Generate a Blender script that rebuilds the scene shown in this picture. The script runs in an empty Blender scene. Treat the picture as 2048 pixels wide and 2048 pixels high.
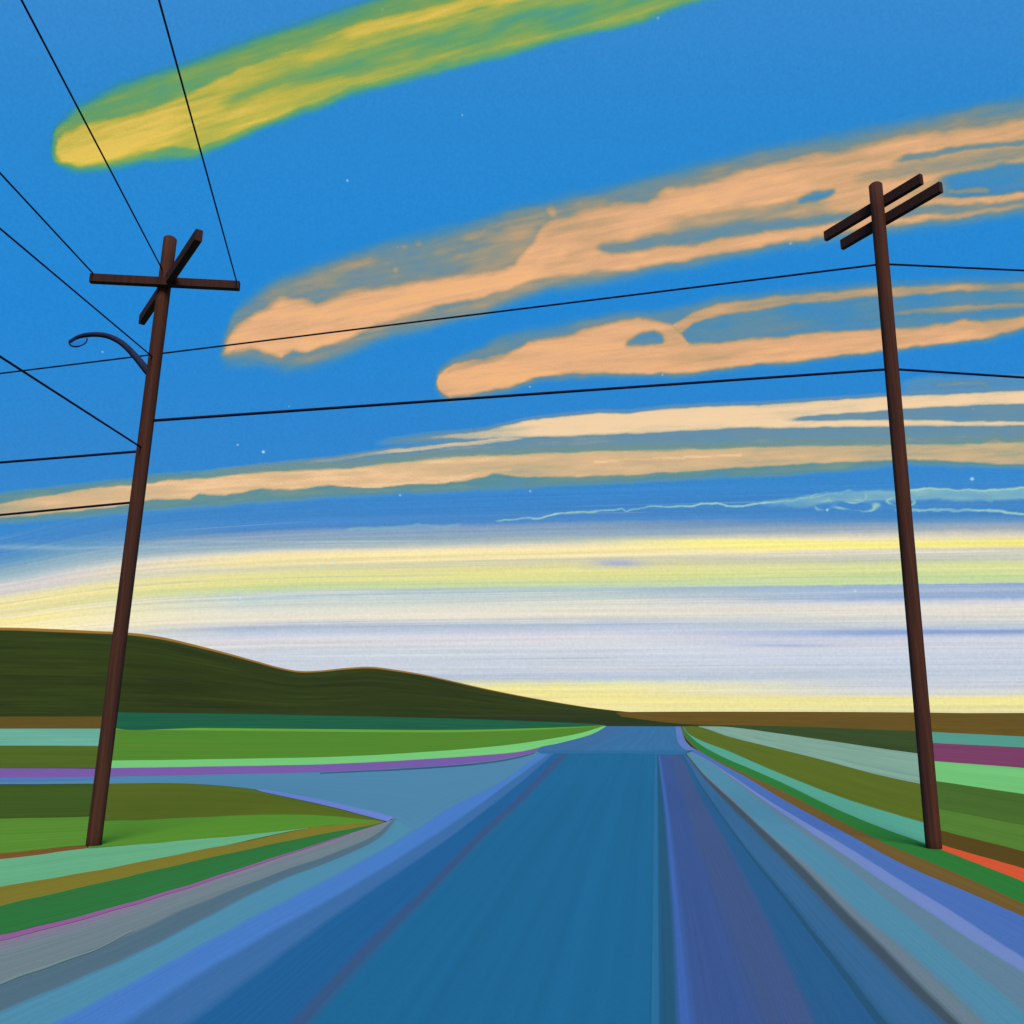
import bpy, math, random
import numpy as np
from mathutils import Vector

S = bpy.context.scene
COL = S.collection
random.seed(7)

# ------------------------------------------------------------------ camera
EYE = 2.2                      # eye height above the road, metres
FPX = 1707.0                   # focal length in survey pixels (2048 wide)
TAN = 402.0 / FPX              # upward tilt
TH = math.atan(TAN)
CT, ST = math.cos(TH), math.sin(TH)
cam = bpy.data.cameras.new("camera")
cam.sensor_width = 36.0
cam.lens = 36.0 * FPX / 2048.0
cam.clip_start = 0.05
cam.clip_end = 90000.0
cam_o = bpy.data.objects.new("camera", cam)
cam_o.location = (0, 0, EYE)
cam_o.rotation_euler = (math.pi / 2 + TH, 0, 0)
COL.objects.link(cam_o)
S.camera = cam_o

def ray(px, py):
    a = (px - 1024.0) / FPX
    b = (1024.0 - py) / FPX
    return a, CT - b * ST, ST + b * CT

def on_ground(px, py, z=0.0):
    """survey sighting -> point on the level z"""
    x, y, w = ray(px, py)
    t = (z - EYE) / w
    return (x * t, y * t, z)

def at_dist(px, py, dist):
    """survey sighting -> point at a given forward distance"""
    x, y, w = ray(px, py)
    t = dist / y
    return Vector((x * t, dist, EYE + w * t))

# ------------------------------------------------------------------ helpers
def lin(c):
    c = c / 255.0
    return c / 12.92 if c <= 0.04045 else ((c + 0.055) / 1.055) ** 2.4

def rgb(r, g, b, k=1.0):
    return (lin(r) * k, lin(g) * k, lin(b) * k, 1.0)

def albedo(c):
    """surface colour from a colour seen under this evening light (warm low sun, blue dome)"""
    return (min(1, lin(c[0]) / 1.02), lin(c[1]) / 1.10, lin(c[2]) / 1.34, 1.0)

def tag(o, label=None, cat=None, group=None, kind=None):
    if label: o["label"] = label
    if cat: o["category"] = cat
    if group: o["group"] = group
    if kind: o["kind"] = kind
    return o

def empty(name, loc):
    o = bpy.data.objects.new(name, None)
    o.empty_display_size = 0.3
    o.location = loc
    COL.objects.link(o)
    return o

def mesh_obj(name, verts, faces, mats, parent=None, uv=None, smooth=False):
    me = bpy.data.meshes.new(name)
    if parent is not None:
        p = Vector(parent_world(parent))
        verts = [(v[0] - p.x, v[1] - p.y, v[2] - p.z) for v in verts]
    me.from_pydata([tuple(v) for v in verts], [], faces)
    if uv is not None:
        lay = me.uv_layers.new(name="UVMap")
        for l in me.loops:
            lay.data[l.index].uv = uv[l.vertex_index]
    for m in (mats if isinstance(mats, (list, tuple)) else [mats]):
        me.materials.append(m)
    if smooth:
        for p in me.polygons: p.use_smooth = True
    me.update()
    o = bpy.data.objects.new(name, me)
    COL.objects.link(o)
    if parent is not None: o.parent = parent
    return o

def parent_world(o):
    p = Vector((0, 0, 0))
    while o is not None:
        p += o.location
        o = o.parent
    return p

class G:
    """tiny node-graph builder"""
    def __init__(self, tree):
        self.t = tree
        tree.nodes.clear()
    def n(self, kind, **kw):
        nd = self.t.nodes.new(kind)
        for k, v in kw.items(): setattr(nd, k, v)
        return nd
    def put(self, sock, v):
        if isinstance(v, bpy.types.NodeSocket): self.t.links.new(v, sock)
        elif v is not None: sock.default_value = v
    def m(self, op, a, b=None, c=None, clamp=False):
        nd = self.n("ShaderNodeMath", operation=op, use_clamp=clamp)
        self.put(nd.inputs[0], a)
        if b is not None: self.put(nd.inputs[1], b)
        if c is not None: self.put(nd.inputs[2], c)
        return nd.outputs[0]
    def mix(self, f, a, b, blend="MIX"):
        nd = self.n("ShaderNodeMix", data_type="RGBA", blend_type=blend)
        self.put(nd.inputs[0], f); self.put(nd.inputs[6], a); self.put(nd.inputs[7], b)
        return nd.outputs[2]
    def ramp(self, f, stops, interp="LINEAR"):
        nd = self.n("ShaderNodeValToRGB")
        cr = nd.color_ramp
        cr.interpolation = interp
        while len(cr.elements) > 1: cr.elements.remove(cr.elements[0])
        cr.elements[0].position, cr.elements[0].color = stops[0]
        for p, c in stops[1:]:
            e = cr.elements.new(p); e.color = c
        self.put(nd.inputs[0], f)
        return nd.outputs[0]
    def noise(self, vec, scale, detail=3.0, rough=0.5):
        nd = self.n("ShaderNodeTexNoise")
        self.put(nd.inputs["Vector"], vec)
        nd.inputs["Scale"].default_value = scale
        nd.inputs["Detail"].default_value = detail
        nd.inputs["Roughness"].default_value = rough
        return nd.outputs[0]
    def scale(self, vec, s):
        nd = self.n("ShaderNodeMapping")
        self.put(nd.inputs[0], vec)
        nd.inputs["Scale"].default_value = s
        return nd.outputs[0]

def new_mat(name):
    m = bpy.data.materials.new(name)
    m.use_nodes = True
    return m, G(m.node_tree)

_cache = {}
def strip_mat(name, c, c2=None, amt=0.5, along=0.35, across=7.0, spec=0.015, grain=0.10, ca=None, cb=None, wa=0.1, wb=0.1):
    """matte surface with streaks that run the way the strip runs"""
    m, g = new_mat(name)
    tc = g.n("ShaderNodeTexCoord")
    geo = g.n("ShaderNodeNewGeometry")
    off = random.random() * 50
    mp = g.n("ShaderNodeMapping")
    g.put(mp.inputs[0], tc.outputs["UV"])
    mp.inputs["Scale"].default_value = (along, across, 1)
    mp.inputs["Location"].default_value = (off, off * 0.7, 0)
    s1 = g.noise(mp.outputs[0], 1.0, 4.0, 0.6)
    s2 = g.noise(g.scale(mp.outputs[0], (0.5, 7.0, 1)), 1.0, 3.0, 0.65)
    gr = g.noise(geo.outputs["Position"], 60.0, 3.0, 0.6)
    if c2 is None: c2 = (c[0] * 0.80 + 4, c[1] * 0.93 + 3, c[2] * 0.90 + 6)
    f = g.m("MULTIPLY_ADD", g.m("SUBTRACT", s1, 0.5), 3.2 * amt, 0.45, clamp=True)
    base = g.mix(f, albedo(c), albedo(c2))
    if ca or cb:                                   # worn coats of paint that run into each other at their seams
        sv = g.n("ShaderNodeSeparateXYZ"); g.put(sv.inputs[0], tc.outputs["UV"])
        jit = g.m("MULTIPLY", g.m("SUBTRACT", s2, 0.5), 0.9)
        for cc, w_, e_ in ((ca, wa, sv.outputs[1]), (cb, wb, g.m("SUBTRACT", 1.0, sv.outputs[1]))):
            if cc is None: continue
            q = g.m("ADD", g.m("DIVIDE", e_, w_), jit)
            q = g.m("MULTIPLY_ADD", q, -0.5, 0.5, clamp=True)
            base = g.mix(q, base, albedo(cc))
    k = g.m("ADD", g.m("MULTIPLY_ADD", g.m("SUBTRACT", s2, 0.5), 0.8 * amt, 1.0),
            g.m("MULTIPLY", g.m("SUBTRACT", gr, 0.5), grain * 2))
    vm = g.n("ShaderNodeVectorMath", operation="SCALE")
    g.put(vm.inputs[0], base); g.put(vm.inputs["Scale"], k)
    b = g.n("ShaderNodeBsdfPrincipled")
    g.put(b.inputs["Base Color"], vm.outputs[0])
    b.inputs["Roughness"].default_value = 0.95
    b.inputs["Specular IOR Level"].default_value = spec
    bp = g.n("ShaderNodeBump")
    bp.inputs["Strength"].default_value = 0.12
    bp.inputs["Distance"].default_value = 0.01
    g.put(bp.inputs["Height"], s2)
    g.put(b.inputs["Normal"], bp.outputs[0])
    o = g.n("ShaderNodeOutputMaterial")
    g.t.links.new(b.outputs[0], o.inputs[0])
    return m

# ------------------------------------------------------------------ exposure, sun, sky
GAIN = 2.7
S.view_settings.view_transform = "Standard"
S.view_settings.look = "None"
S.view_settings.gamma = 1.0
S.view_settings.exposure = math.log2(GAIN)
S.view_settings.use_curve_mapping = False

SUN_EL, SUN_AZ = math.radians(50), math.radians(172)      # high behind the viewer's right shoulder
sun = bpy.data.lights.new("sun", "SUN")
sun.energy = 1.5
sun.angle = math.radians(26)
sun.color = (1.0, 0.86, 0.66)
so = bpy.data.objects.new("sun", sun)
COL.objects.link(so)
sd = Vector((math.sin(SUN_AZ) * math.cos(SUN_EL), math.cos(SUN_AZ) * math.cos(SUN_EL), math.sin(SUN_EL)))
so.rotation_euler = sd.to_track_quat("Z", "Y").to_euler()
so.location = sd * 200

def v_of(y):
    """tangent of elevation over the northern axis for a sighting row"""
    return math.tan(TH + math.atan((1024.0 - y) / FPX))
VREF = v_of(940)

def build_world():
    w = bpy.data.worlds.new("World")
    S.world = w
    w.use_nodes = True
    g = G(w.node_tree)
    tc = g.n("ShaderNodeTexCoord")
    sep = g.n("ShaderNodeSeparateXYZ")
    g.put(sep.inputs[0], tc.outputs["Generated"])
    X, Y, Z = sep.outputs
    ay = g.m("MAXIMUM", g.m("ABSOLUTE", Y), 0.04)
    u = g.m("DIVIDE", X, ay)
    v = g.m("DIVIDE", Z, ay)
    # the layers of evening cloud dip towards the west
    fc = g.n("ShaderNodeFloatCurve")
    cu = fc.mapping.curves[0]
    un = g.m("MULTIPLY_ADD", u, 0.5, 0.5, clamp=True)
    pts = [(0.0, 1.75), (0.19, 1.30), (0.27, 1.10), (0.35, 1.03), (0.44, 1.0), (0.59, 0.965), (0.80, 0.93), (1.0, 0.92)]
    cu.points[0].location = (pts[0][0], pts[0][1] / 2)
    cu.points[-1].location = (pts[-1][0], pts[-1][1] / 2)
    for a, b in pts[1:-1]: cu.points.new(a, b / 2)
    fc.mapping.update()
    g.put(fc.inputs["Value"], un)
    k = g.m("MULTIPLY", fc.outputs[0], 2.0)
    comb = g.n("ShaderNodeCombineXYZ")
    g.put(comb.inputs[0], g.m("MULTIPLY", u, 1.6)); g.put(comb.inputs[1], g.m("MULTIPLY", g.m("MULTIPLY", v, k), 60.0))
    n1 = g.noise(comb.outputs[0], 1.0, 4.0, 0.6)
    comb2 = g.n("ShaderNodeCombineXYZ")
    g.put(comb2.inputs[0], g.m("MULTIPLY", u, 2.0)); g.put(comb2.inputs[1], g.m("MULTIPLY", g.m("MULTIPLY", v, k), 240.0))
    n2 = g.noise(comb2.outputs[0], 1.0, 4.0, 0.62)
    n3 = g.noise(tc.outputs["Generated"], 45.0, 4.0, 0.6)
    n4 = g.noise(tc.outputs["Generated"], 330.0, 3.0, 0.7)
    t = g.m("DIVIDE", g.m("MULTIPLY", v, k), VREF)
    t = g.m("ADD", t, g.m("MULTIPLY", g.m("SUBTRACT", n1, 0.5), 0.022))
    t = g.m("ADD", t, g.m("MULTIPLY", g.m("SUBTRACT", n2, 0.5), 0.024))
    t = g.m("ADD", t, g.m("MULTIPLY", g.m("SUBTRACT", n3, 0.5), 0.012))
    def stops(rows, kk):
        out = []
        for y, c in rows:
            p = min(1.0, max(0.0, v_of(y) * kk / VREF))
            out.append((p, rgb(*c)))
        out = sorted(out, key=lambda s: s[0])
        while len(out) > 32:                       # a ramp holds 32 stops: drop the ones that matter least
            def err(i):
                (pa, a), (pb, b), (pc, c) = out[i - 1:i + 2]
                f = (pb - pa) / max(pc - pa, 1e-6)
                return sum(abs(b[j] - a[j] * (1 - f) - c[j] * f) for j in range(3)) * (pc - pa)
            out.pop(min(range(1, len(out) - 1), key=err))
        return out
    right = [(1424,(226,221,165)),(1408,(240,230,155)),(1395,(238,228,150)),(1389,(214,214,205)),(1375,(205,210,220)),(1350,(192,202,217)),
             (1320,(197,206,222)),(1290,(206,210,222)),(1276,(206,208,222)),(1264,(138,162,208)),(1255,(180,194,214)),(1238,(214,214,206)),
             (1215,(231,222,210)),(1203,(210,212,216)),(1194,(140,167,210)),(1180,(172,188,214)),(1168,(138,165,206)),(1164,(204,220,158)),
             (1152,(192,213,150)),(1140,(218,224,152)),(1126,(214,219,152)),(1118,(196,198,180)),(1100,(207,205,188)),(1091,(243,230,130)),
             (1081,(246,235,130)),(1073,(234,221,190)),(1064,(204,200,184)),(1056,(156,168,180)),(1049,(136,160,184)),(1042,(100,148,190)),(1030,(62,130,194)),(1000,(58,132,198)),(950,(52,134,204))]
    mid = [(1424,(236,228,165)),(1400,(242,230,150)),(1372,(238,228,150)),(1364,(205,212,195)),(1356,(174,188,212)),(1345,(194,203,218)),
           (1308,(202,209,221)),(1292,(210,213,220)),(1276,(220,216,222)),(1262,(188,198,216)),(1251,(170,185,208)),
           (1243,(190,199,207)),(1234,(231,223,206)),(1220,(227,222,206)),(1195,(190,205,202)),(1183,(172,193,204)),
           (1171,(198,214,158)),(1156,(224,223,142)),(1140,(228,221,146)),(1126,(212,207,170)),(1113,(243,226,160)),(1100,(251,232,172)),
           (1093,(224,212,196)),(1088,(182,192,184)),(1082,(152,172,180)),(1070,(140,164,184)),(1060,(130,158,188)),(1053,(122,154,190)),(1046,(72,132,195)),(1020,(56,130,198)),(985,(52,132,202)),(945,(46,133,206))]
    left = [(1424,(245,230,170)),(1360,(236,226,190)),(1310,(225,222,214)),(1280,(240,228,196)),(1262,(250,236,180)),(1246,(252,236,168)),
            (1232,(246,230,150)),(1216,(226,217,156)),(1205,(242,227,156)),(1192,(240,226,162)),(1180,(214,211,198)),(1170,(216,206,202)),
            (1158,(206,205,206)),(1150,(176,192,198)),(1138,(150,180,192)),(1122,(122,162,188)),(1104,(88,147,190)),(1085,(60,131,196)),(1050,(58,134,198)),(1010,(40,132,206))]
    cr = g.ramp(t, stops(right, 0.93))
    cm = g.ramp(t, stops(mid, 0.99))
    cl = g.ramp(t, stops(left, 1.22))
    fl = g.m("SMOOTH_MIN", 1.0, g.m("MULTIPLY_ADD", u, 4.2, 2.3, clamp=True), 0.1)
    fr = g.m("MULTIPLY_ADD", u, 3.2, -0.35, clamp=True)
    band = g.mix(fl, cl, cm)
    band = g.mix(fr, band, cr)
    # thin brushed streaks, pale ones and slate ones
    cs_ = g.n("ShaderNodeCombineXYZ")
    g.put(cs_.inputs[0], g.m("MULTIPLY", u, 1.1)); g.put(cs_.inputs[1], g.m("MULTIPLY", g.m("MULTIPLY", v, k), 130.0)); cs_.inputs[2].default_value = 3.7
    n5 = g.noise(cs_.outputs[0], 1.0, 5.0, 0.7)
    band = g.mix(g.m("MULTIPLY", g.m("MULTIPLY_ADD", n5, 7.0, -3.9, clamp=True), g.m("MULTIPLY_ADD", t, -6.0, 4.6, clamp=True)), band, g.mix(0.6, band, rgb(246,236,214)))
    band = g.mix(g.m("MULTIPLY_ADD", n5, -9.0, 3.7, clamp=True), band, g.mix(0.55, band, rgb(150,170,192)))
    # open blue above the layers
    hi = g.ramp(g.m("MULTIPLY", v, 0.9, clamp=True), [(0.0, rgb(54,131,200)), (0.30, rgb(38,131,205)), (0.45, rgb(26,133,212)), (0.70, rgb(38,135,208)), (0.9, rgb(54,137,207))])
    top = g.m("MULTIPLY_ADD", t, 9.0, -7.9, clamp=True)
    col = g.mix(top, band, hi)
    for (px, py, rw, rh, cc) in [(1237, 1126, 0.030, 0.0040, (160,170,212)), (1610, 1291, 0.075, 0.0022, (142,162,210)), (1560, 1285, 0.12, 0.0022, (186,196,218)), (1960, 1262, 0.16, 0.0026, (134,158,208)), (1480, 1086, 0.16, 0.0050, (249,238,118)), (1760, 1290, 0.10, 0.004, (212,212,222)), (90, 1095, 0.10, 0.0040, (110,160,196)), (420, 1095, 0.22, 0.0018, (150,180,196)), (700, 1083, 0.2, 0.0016, (164,188,196))]:
        du = g.m("DIVIDE", g.m("SUBTRACT", u, ((px - 1024.0) / FPX) / ray(px, py)[1]), rw)
        dv = g.m("DIVIDE", g.m("SUBTRACT", g.m("ADD", v, g.m("MULTIPLY", g.m("SUBTRACT", n1, 0.5), 0.01)), v_of(py)), rh)
        r2 = g.m("ADD", g.m("MULTIPLY", du, du), g.m("MULTIPLY", dv, dv))
        col = g.mix(g.m("MULTIPLY", g.m("POWER", 2.718, g.m("MULTIPLY", r2, -1.0)), 0.85), col, rgb(*cc))
    # fine mottling of the air and the streaks
    mott = g.m("ADD", g.m("MULTIPLY", g.m("SUBTRACT", n4, 0.5), 0.34), g.m("MULTIPLY", g.m("SUBTRACT", n2, 0.5), g.m("MULTIPLY_ADD", top, -0.55, 0.55)))
    sc = g.n("ShaderNodeVectorMath", operation="SCALE")
    g.put(sc.inputs[0], col); g.put(sc.inputs["Scale"], g.m("ADD", mott, 1.0))
    vo = g.n("ShaderNodeTexVoronoi"); g.put(vo.inputs["Vector"], tc.outputs["Generated"]); vo.inputs["Scale"].default_value = 40.0
    sp_ = g.n("ShaderNodeSeparateColor"); g.put(sp_.inputs[0], vo.outputs["Color"])
    star = g.m("MULTIPLY", g.m("MULTIPLY_ADD", vo.outputs["Distance"], -14.0, g.m("MULTIPLY_ADD", sp_.outputs[1], 0.9, 0.65), clamp=True), g.m("GREATER_THAN", sp_.outputs[0], 0.80))
    starc = g.mix(g.m("MULTIPLY", star, 0.9), sc.outputs[0], rgb(190,225,240))
    STR = 0.1
    sc2 = g.n("ShaderNodeVectorMath", operation="SCALE")
    g.put(sc2.inputs[0], starc); sc2.inputs["Scale"].default_value = 1.0 / (STR * GAIN)
    sky = g.n("ShaderNodeTexSky")
    sky.sky_type = "NISHITA"
    sky.sun_disc = False
    sky.sun_elevation = SUN_EL
    sky.sun_rotation = SUN_AZ
    fin = g.mix(0.02, sc2.outputs[0], sky.outputs[0])
    bg = g.n("ShaderNodeBackground")
    g.put(bg.inputs[0], fin)
    bg.inputs[1].default_value = STR
    o = g.n("ShaderNodeOutputWorld")
    g.t.links.new(bg.outputs[0], o.inputs[0])
build_world()

# ------------------------------------------------------------------ ground, fields, road
Z_FIELD, Z_ROAD, Z_LINE = 0.004, 0.008, 0.012

def resample(pts, n):
    p = np.array(pts, float)
    d = np.r_[0, np.cumsum(np.hypot(*np.diff(p, axis=0).T))]
    s = np.linspace(0, d[-1], n)
    return np.c_[np.interp(s, d, p[:, 0]), np.interp(s, d, p[:, 1])]

def smooth_line(pts, n=120):
    """Catmull-Rom through the sightings, evenly resampled"""
    p = [np.array(q, float) for q in pts]
    if len(p) < 3: return resample(p, n)
    out = []
    for i in range(len(p) - 1):
        a = p[i - 1] if i else 2 * p[0] - p[1]
        b, c = p[i], p[i + 1]
        d = p[i + 2] if i + 2 < len(p) else 2 * p[-1] - p[-2]
        def tj(ti, q, r): return ti + max(np.hypot(*(r - q)), 1e-3) ** 0.5
        t0 = 0.0; t1 = tj(t0, a, b); t2 = tj(t1, b, c); t3 = tj(t2, c, d)
        for t in np.linspace(t1, t2, 12, endpoint=False):
            A1 = (t1 - t) / (t1 - t0) * a + (t - t0) / (t1 - t0) * b
            A2 = (t2 - t) / (t2 - t1) * b + (t - t1) / (t2 - t1) * c
            A3 = (t3 - t) / (t3 - t2) * c + (t - t2) / (t3 - t2) * d
            B1 = (t2 - t) / (t2 - t0) * A1 + (t - t0) / (t2 - t0) * A2
            B2 = (t3 - t) / (t3 - t1) * A2 + (t - t1) / (t3 - t1) * A3
            out.append((t2 - t) / (t2 - t1) * B1 + (t - t1) / (t2 - t1) * B2)
    out.append(p[-1])
    return resample(out, n)

def far(pts, end, length):
    """prolong the last (or first) reach of an edge"""
    p = [tuple(q) for q in pts]
    if end == "last":
        (x0, y0), (x1, y1) = p[-2], p[-1]
    else:
        (x0, y0), (x1, y1) = p[1], p[0]
    L = math.hypot(x1 - x0, y1 - y0)
    q = (x1 + (x1 - x0) / L * length, y1 + (y1 - y0) / L * length)
    return p + [q] if end == "last" else [q] + p

def hand(p):
    """the borders were never ruled: they wander a few centimetres"""
    k = np.clip((p[:, 1] - 1450) / 600, 0, 1.2) * 2.6
    x, y = p[:, 0], p[:, 1]
    p = p.copy()
    p[:, 1] += k * (np.sin(x / 61.0 + y / 37.0) * 0.45 + np.sin(x / 23.0 - y / 29.0 + 1.7) * 0.3 + np.sin(x / 11.0 + y / 13.0 + 0.4) * 0.14)
    return p

def strip(name, e1, e2, mat, z, parent=None, n=120):
    """a strip of ground between two surveyed edges (shared edges meet exactly)"""
    a, b = hand(smooth_line(e1, n)), hand(smooth_line(e2, n))
    M = 4
    verts, uv, faces = [], [], []
    acc = 0.0; last = None
    for i in range(n):
        P = Vector(on_ground(*a[i], z)); Q = Vector(on_ground(*b[i], z))
        mid = (P + Q) / 2
        if last is not None: acc += (mid - last).length
        last = mid
        for j in range(M + 1):
            f = j / M
            verts.append(P.lerp(Q, f)); uv.append((acc, f))
    for i in range(n - 1):
        for j in range(M):
            q = i * (M + 1) + j
            faces.append((q, q + 1, q + M + 2, q + M + 1))
    o = mesh_obj(name, verts, faces, mat, parent, uv)
    # face up
    me = o.data
    if sum(p.normal.z * p.area for p in me.polygons) < 0: me.flip_normals()
    return o

def hstrip(name, top, bot, mat, z, x0=None, x1=None, n=120):
    """strip whose edges run across the view; both edges sampled at the same bearings"""
    return strip(name, top, bot, mat, z, n=n)

moss = strip_mat("moss turf", (40, 54, 26), (36, 48, 22), 0.5, 0.02, 9.0)
gv, gf = [], []
RX = [-30000, -6000, -1500, -400, 0, 400, 1500, 6000, 30000]
RY = [-6000, -800, -60, 0, 60, 200, 600, 1500, 5000, 20000, 45000]
for y in RY:
    for x in RX: gv.append((x, y, 0.0))
for i in range(len(RY) - 1):
    for j in range(len(RX) - 1):
        q = i * len(RX) + j
        gf.append((q, q + 1, q + len(RX) + 1, q + len(RX)))
tag(mesh_obj("ground", gv, gf, moss, uv=[(v[0] * 0.2, v[1] * 0.002) for v in gv]), "dark mossy plain that reaches the horizon under the fields", "ground", kind="structure")

def field(label, top, bot, c, c2=None, amt=0.8, name="field", cat="field", z=Z_FIELD, along=0.06, n=120):
    m = strip_mat(label.split(",")[0][:40], c, c2, amt, along, 6.0)
    o = strip(name, top, bot, m, z, n=n)
    return tag(o, label, cat, kind="structure")

WL = -900   # how far beyond the left of the view the fields run on
E = 2900
# ---- far side of the side road, left of the near-left pole
field("dull ochre field strip behind the left pole, far below the hill", [(WL,1434),(0,1433),(217,1433)], [(WL,1458),(0,1457),(214,1457)], (101,79,26))
field("pale turquoise field strip left of the left pole", [(WL,1459),(0,1457.3),(214,1457.3)], [(WL,1493),(0,1491),(211,1492)], (108,177,160), (96,160,150))
field("olive field strip left of the left pole above the purple verge", [(WL,1493),(0,1491),(211,1492)], [(WL,1540),(0,1537),(206,1537)], (80,105,34), (72,92,28))
# ---- right of it
GT = [(216,1454),(420,1456),(680,1458.5),(900,1460),(1050,1457),(1150,1453.5),(1207,1450.8)]
GB = [(208,1521),(420,1518.5),(680,1513),(850,1504),(1006,1491),(1110,1476),(1165,1465),(1209,1451.6)]
GM = [(206,1536),(420,1533),(680,1527),(930,1513),(1042,1503),(1115,1487),(1187,1467),(1213,1452.2)]
GL = [(216,1459),(420,1461),(680,1463.5),(900,1464.5),(1050,1460.5),(1150,1455.3),(1207,1451.0)]
field("thin bright lime edge along the top of the green field beyond the side road", GT, GL, (106,168,58), (92,152,52))
field("bright grass green field between the left pole and the road's far end", GL, GB, (76,134,44), (84,128,40))
field("mint green field edge above the purple verge", GB, GM, (120,205,125), (110,190,120))
PB = [(WL,1559),(0,1555.5),(206,1553),(362,1551),(520,1547),(700,1541.5),(789,1537),(897,1530),(988,1521),(1042,1511),(1075,1503)]
PT = [(WL,1540),(0,1537),(206,1536),(420,1533),(680,1527),(930,1513),(1042,1503),(1078,1495.5)]
field("purple verge on the far side of the side road", PT, PB, (124,86,164), (108,92,176), name="verge", cat="verge")

# ---- side road
sroad = tag(empty("side_road", on_ground(420, 1560)), "pale steel blue side road that joins the main road from the left", "side road", kind="structure")
SB = [(WL,1572),(0,1569),(217,1567),(362,1567),(435,1571),(543,1583),(680,1612),(789,1637),(830,1660)]
ST_ = [(WL,1559),(0,1555.5),(206,1553),(362,1551),(520,1547),(600,1545),(700,1541.5),(770,1538),(800,1536.5)]
SIDE = strip_mat("side road", (75,133,173), (78,131,174), 0.25, 0.12, 5.0)
strip("surface", ST_, SB, SIDE, Z_ROAD, sroad)
S2B = [(830,1660),(897,1616),(950,1590),(1006,1562),(1050,1530),(1082,1507)]
S2T = [(800,1536.5),(850,1533.5),(897,1530),(988,1521),(1042,1511),(1075,1503)]
strip("mouth", S2T, S2B, SIDE, Z_ROAD, sroad)
strip("surface_patch", [(772,1618),(792,1650),(815,1690)], [(870,1618),(862,1650),(850,1690)], SIDE, Z_ROAD - 0.002, sroad, n=20)
strip("edge_line", [(510,1578),(543,1581),(600,1591),(680,1608),(740,1622),(789,1634)], [(520,1582),(543,1587),(600,1599.5),(680,1618),(740,1634),(775,1643)], strip_mat("lavender edge line", (108,132,214), (96,124,206), 0.4, 0.2, 3.0), Z_LINE, sroad, n=60)
strip("edge_line", [(WL,1559),(0,1555.3),(206,1552.8)], [(WL,1567),(0,1563),(206,1559)], strip_mat("cornflower edge line", (84,116,192), (70,124,176), 0.4, 0.2, 3.0), Z_LINE, sroad, n=60)

# ---- the island of grass that carries the left pole
IT = [(199,1567),(362,1567),(435,1571),(543,1583),(680,1614),(735,1630),(769,1643)]
field("dark green field corner left of the left pole, across from the purple verge", [(WL,1574),(0,1570),(202,1567)], [(WL,1644),(0,1637),(194,1633)], (58,82,28), (66,92,32))
field("olive field with a curved edge beside the side road", IT, [(193,1643),(290,1640),(362,1636),(480,1630.5),(580,1629),(680,1634),(769,1643)], (86,104,32), (80,98,30))
field("light green grass left of the foot of the left pole", [(WL,1644),(0,1637),(194,1633)], [(WL,1770),(0,1706),(176,1691)], (88,142,54), (82,130,42))
field("light green grass wedge running from the left pole to the road corner", [(193,1643),(290,1640),(362,1636),(480,1630.5),(580,1629),(680,1634),(769,1643)], [(176,1697),(290,1688),(362,1681),(507,1668.5),(616,1656),(700,1648),(769,1643)], (80,136,48), (86,140,46))
field("thin rust red furrow ending at the foot of the left pole", [(WL,1770),(0,1706),(172,1690.5)], [(WL,1786),(0,1718),(176,1696.5)], (128,84,44), (112,78,44))
MB = [(WL,1930),(0,1774),(181,1743),(326,1714),(440,1692),(500,1681),(560,1668),(616,1656.8)]
field("pale mint strip in front of the left pole", [(WL,1786),(0,1718),(176,1696.5),(290,1688),(362,1681),(507,1668.5),(616,1656)], MB, (104,178,142), (94,162,128))
OT = [(WL,1930),(0,1774),(181,1743),(326,1714),(471,1686),(616,1656.5),(700,1648),(769,1643.3)]
OB = [(WL,2022),(0,1812),(181,1770),(362,1728),(543,1689),(620,1673),(700,1658),(770,1643.6)]
OG = [(WL,2130),(0,1870),(181,1826),(362,1775),(543,1717),(620,1693),(700,1667),(772,1643.9)]
field("ochre dry grass strip between the mint strip and the green verge", OT, OB, (126,120,44), (116,112,46))
field("deep green grass verge along the left shoulder of the road", OB, OG, (42,116,62), (50,110,62), name="verge", cat="verge")

# ---- main road
road = tag(empty("road", on_ground(1254, 1700)), "wide blue country road running straight to the horizon", "road", kind="structure")
NEAR = 900
def L(pts): return far(pts, "last", NEAR)
e_green = L([(772,1643.9),(700,1667),(620,1693),(543,1717),(362,1775),(181,1826),(0,1870)])
e_grey = L([(789,1637),(752,1668),(680,1701),(543,1750),(362,1822),(254,1872),(109,1928),(0,1966)])
e_slate = L([(791,1638),(762,1672),(700,1706),(543,1768),(399,1842),(290,1899),(145,1964),(0,2024)])
e_lb = L([(830,1660),(789,1685),(680,1745),(543,1815),(471,1852),(290,1950),(105,2048)])
e_lb_full = L([(1082,1507),(1050,1530),(1006,1562),(950,1590),(897,1616),(830,1660),(789,1685),(680,1745),(543,1815),(471,1852),(290,1950),(105,2048)])
e_corn = L([(1098,1507),(1010,1571),(934,1627),(825,1699),(680,1787),(543,1864),(362,1971),(250,2048)])
e_mid = L([(1108,1507),(1042,1564),(970,1621),(897,1676),(789,1750),(680,1824),(543,1924),(377,2048)])
e_dark = L([(1120,1507),(1100,1528),(1028,1602),(955,1668),(847,1779),(752,1868),(680,1942),(580,2048)])
e_line = L([(1138,1507),(1118,1529),(1046,1602),(970,1674),(868,1779),(778,1870),(686,1966),(612,2048)])
e_cen = L([(1314,1507),(1315,1600),(1316,1765),(1317,1900),(1318,2048)])
e_wed = L([(1316,1507),(1323,1565),(1332,1638),(1341,1750),(1348,1837),(1358,2048)])
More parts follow.
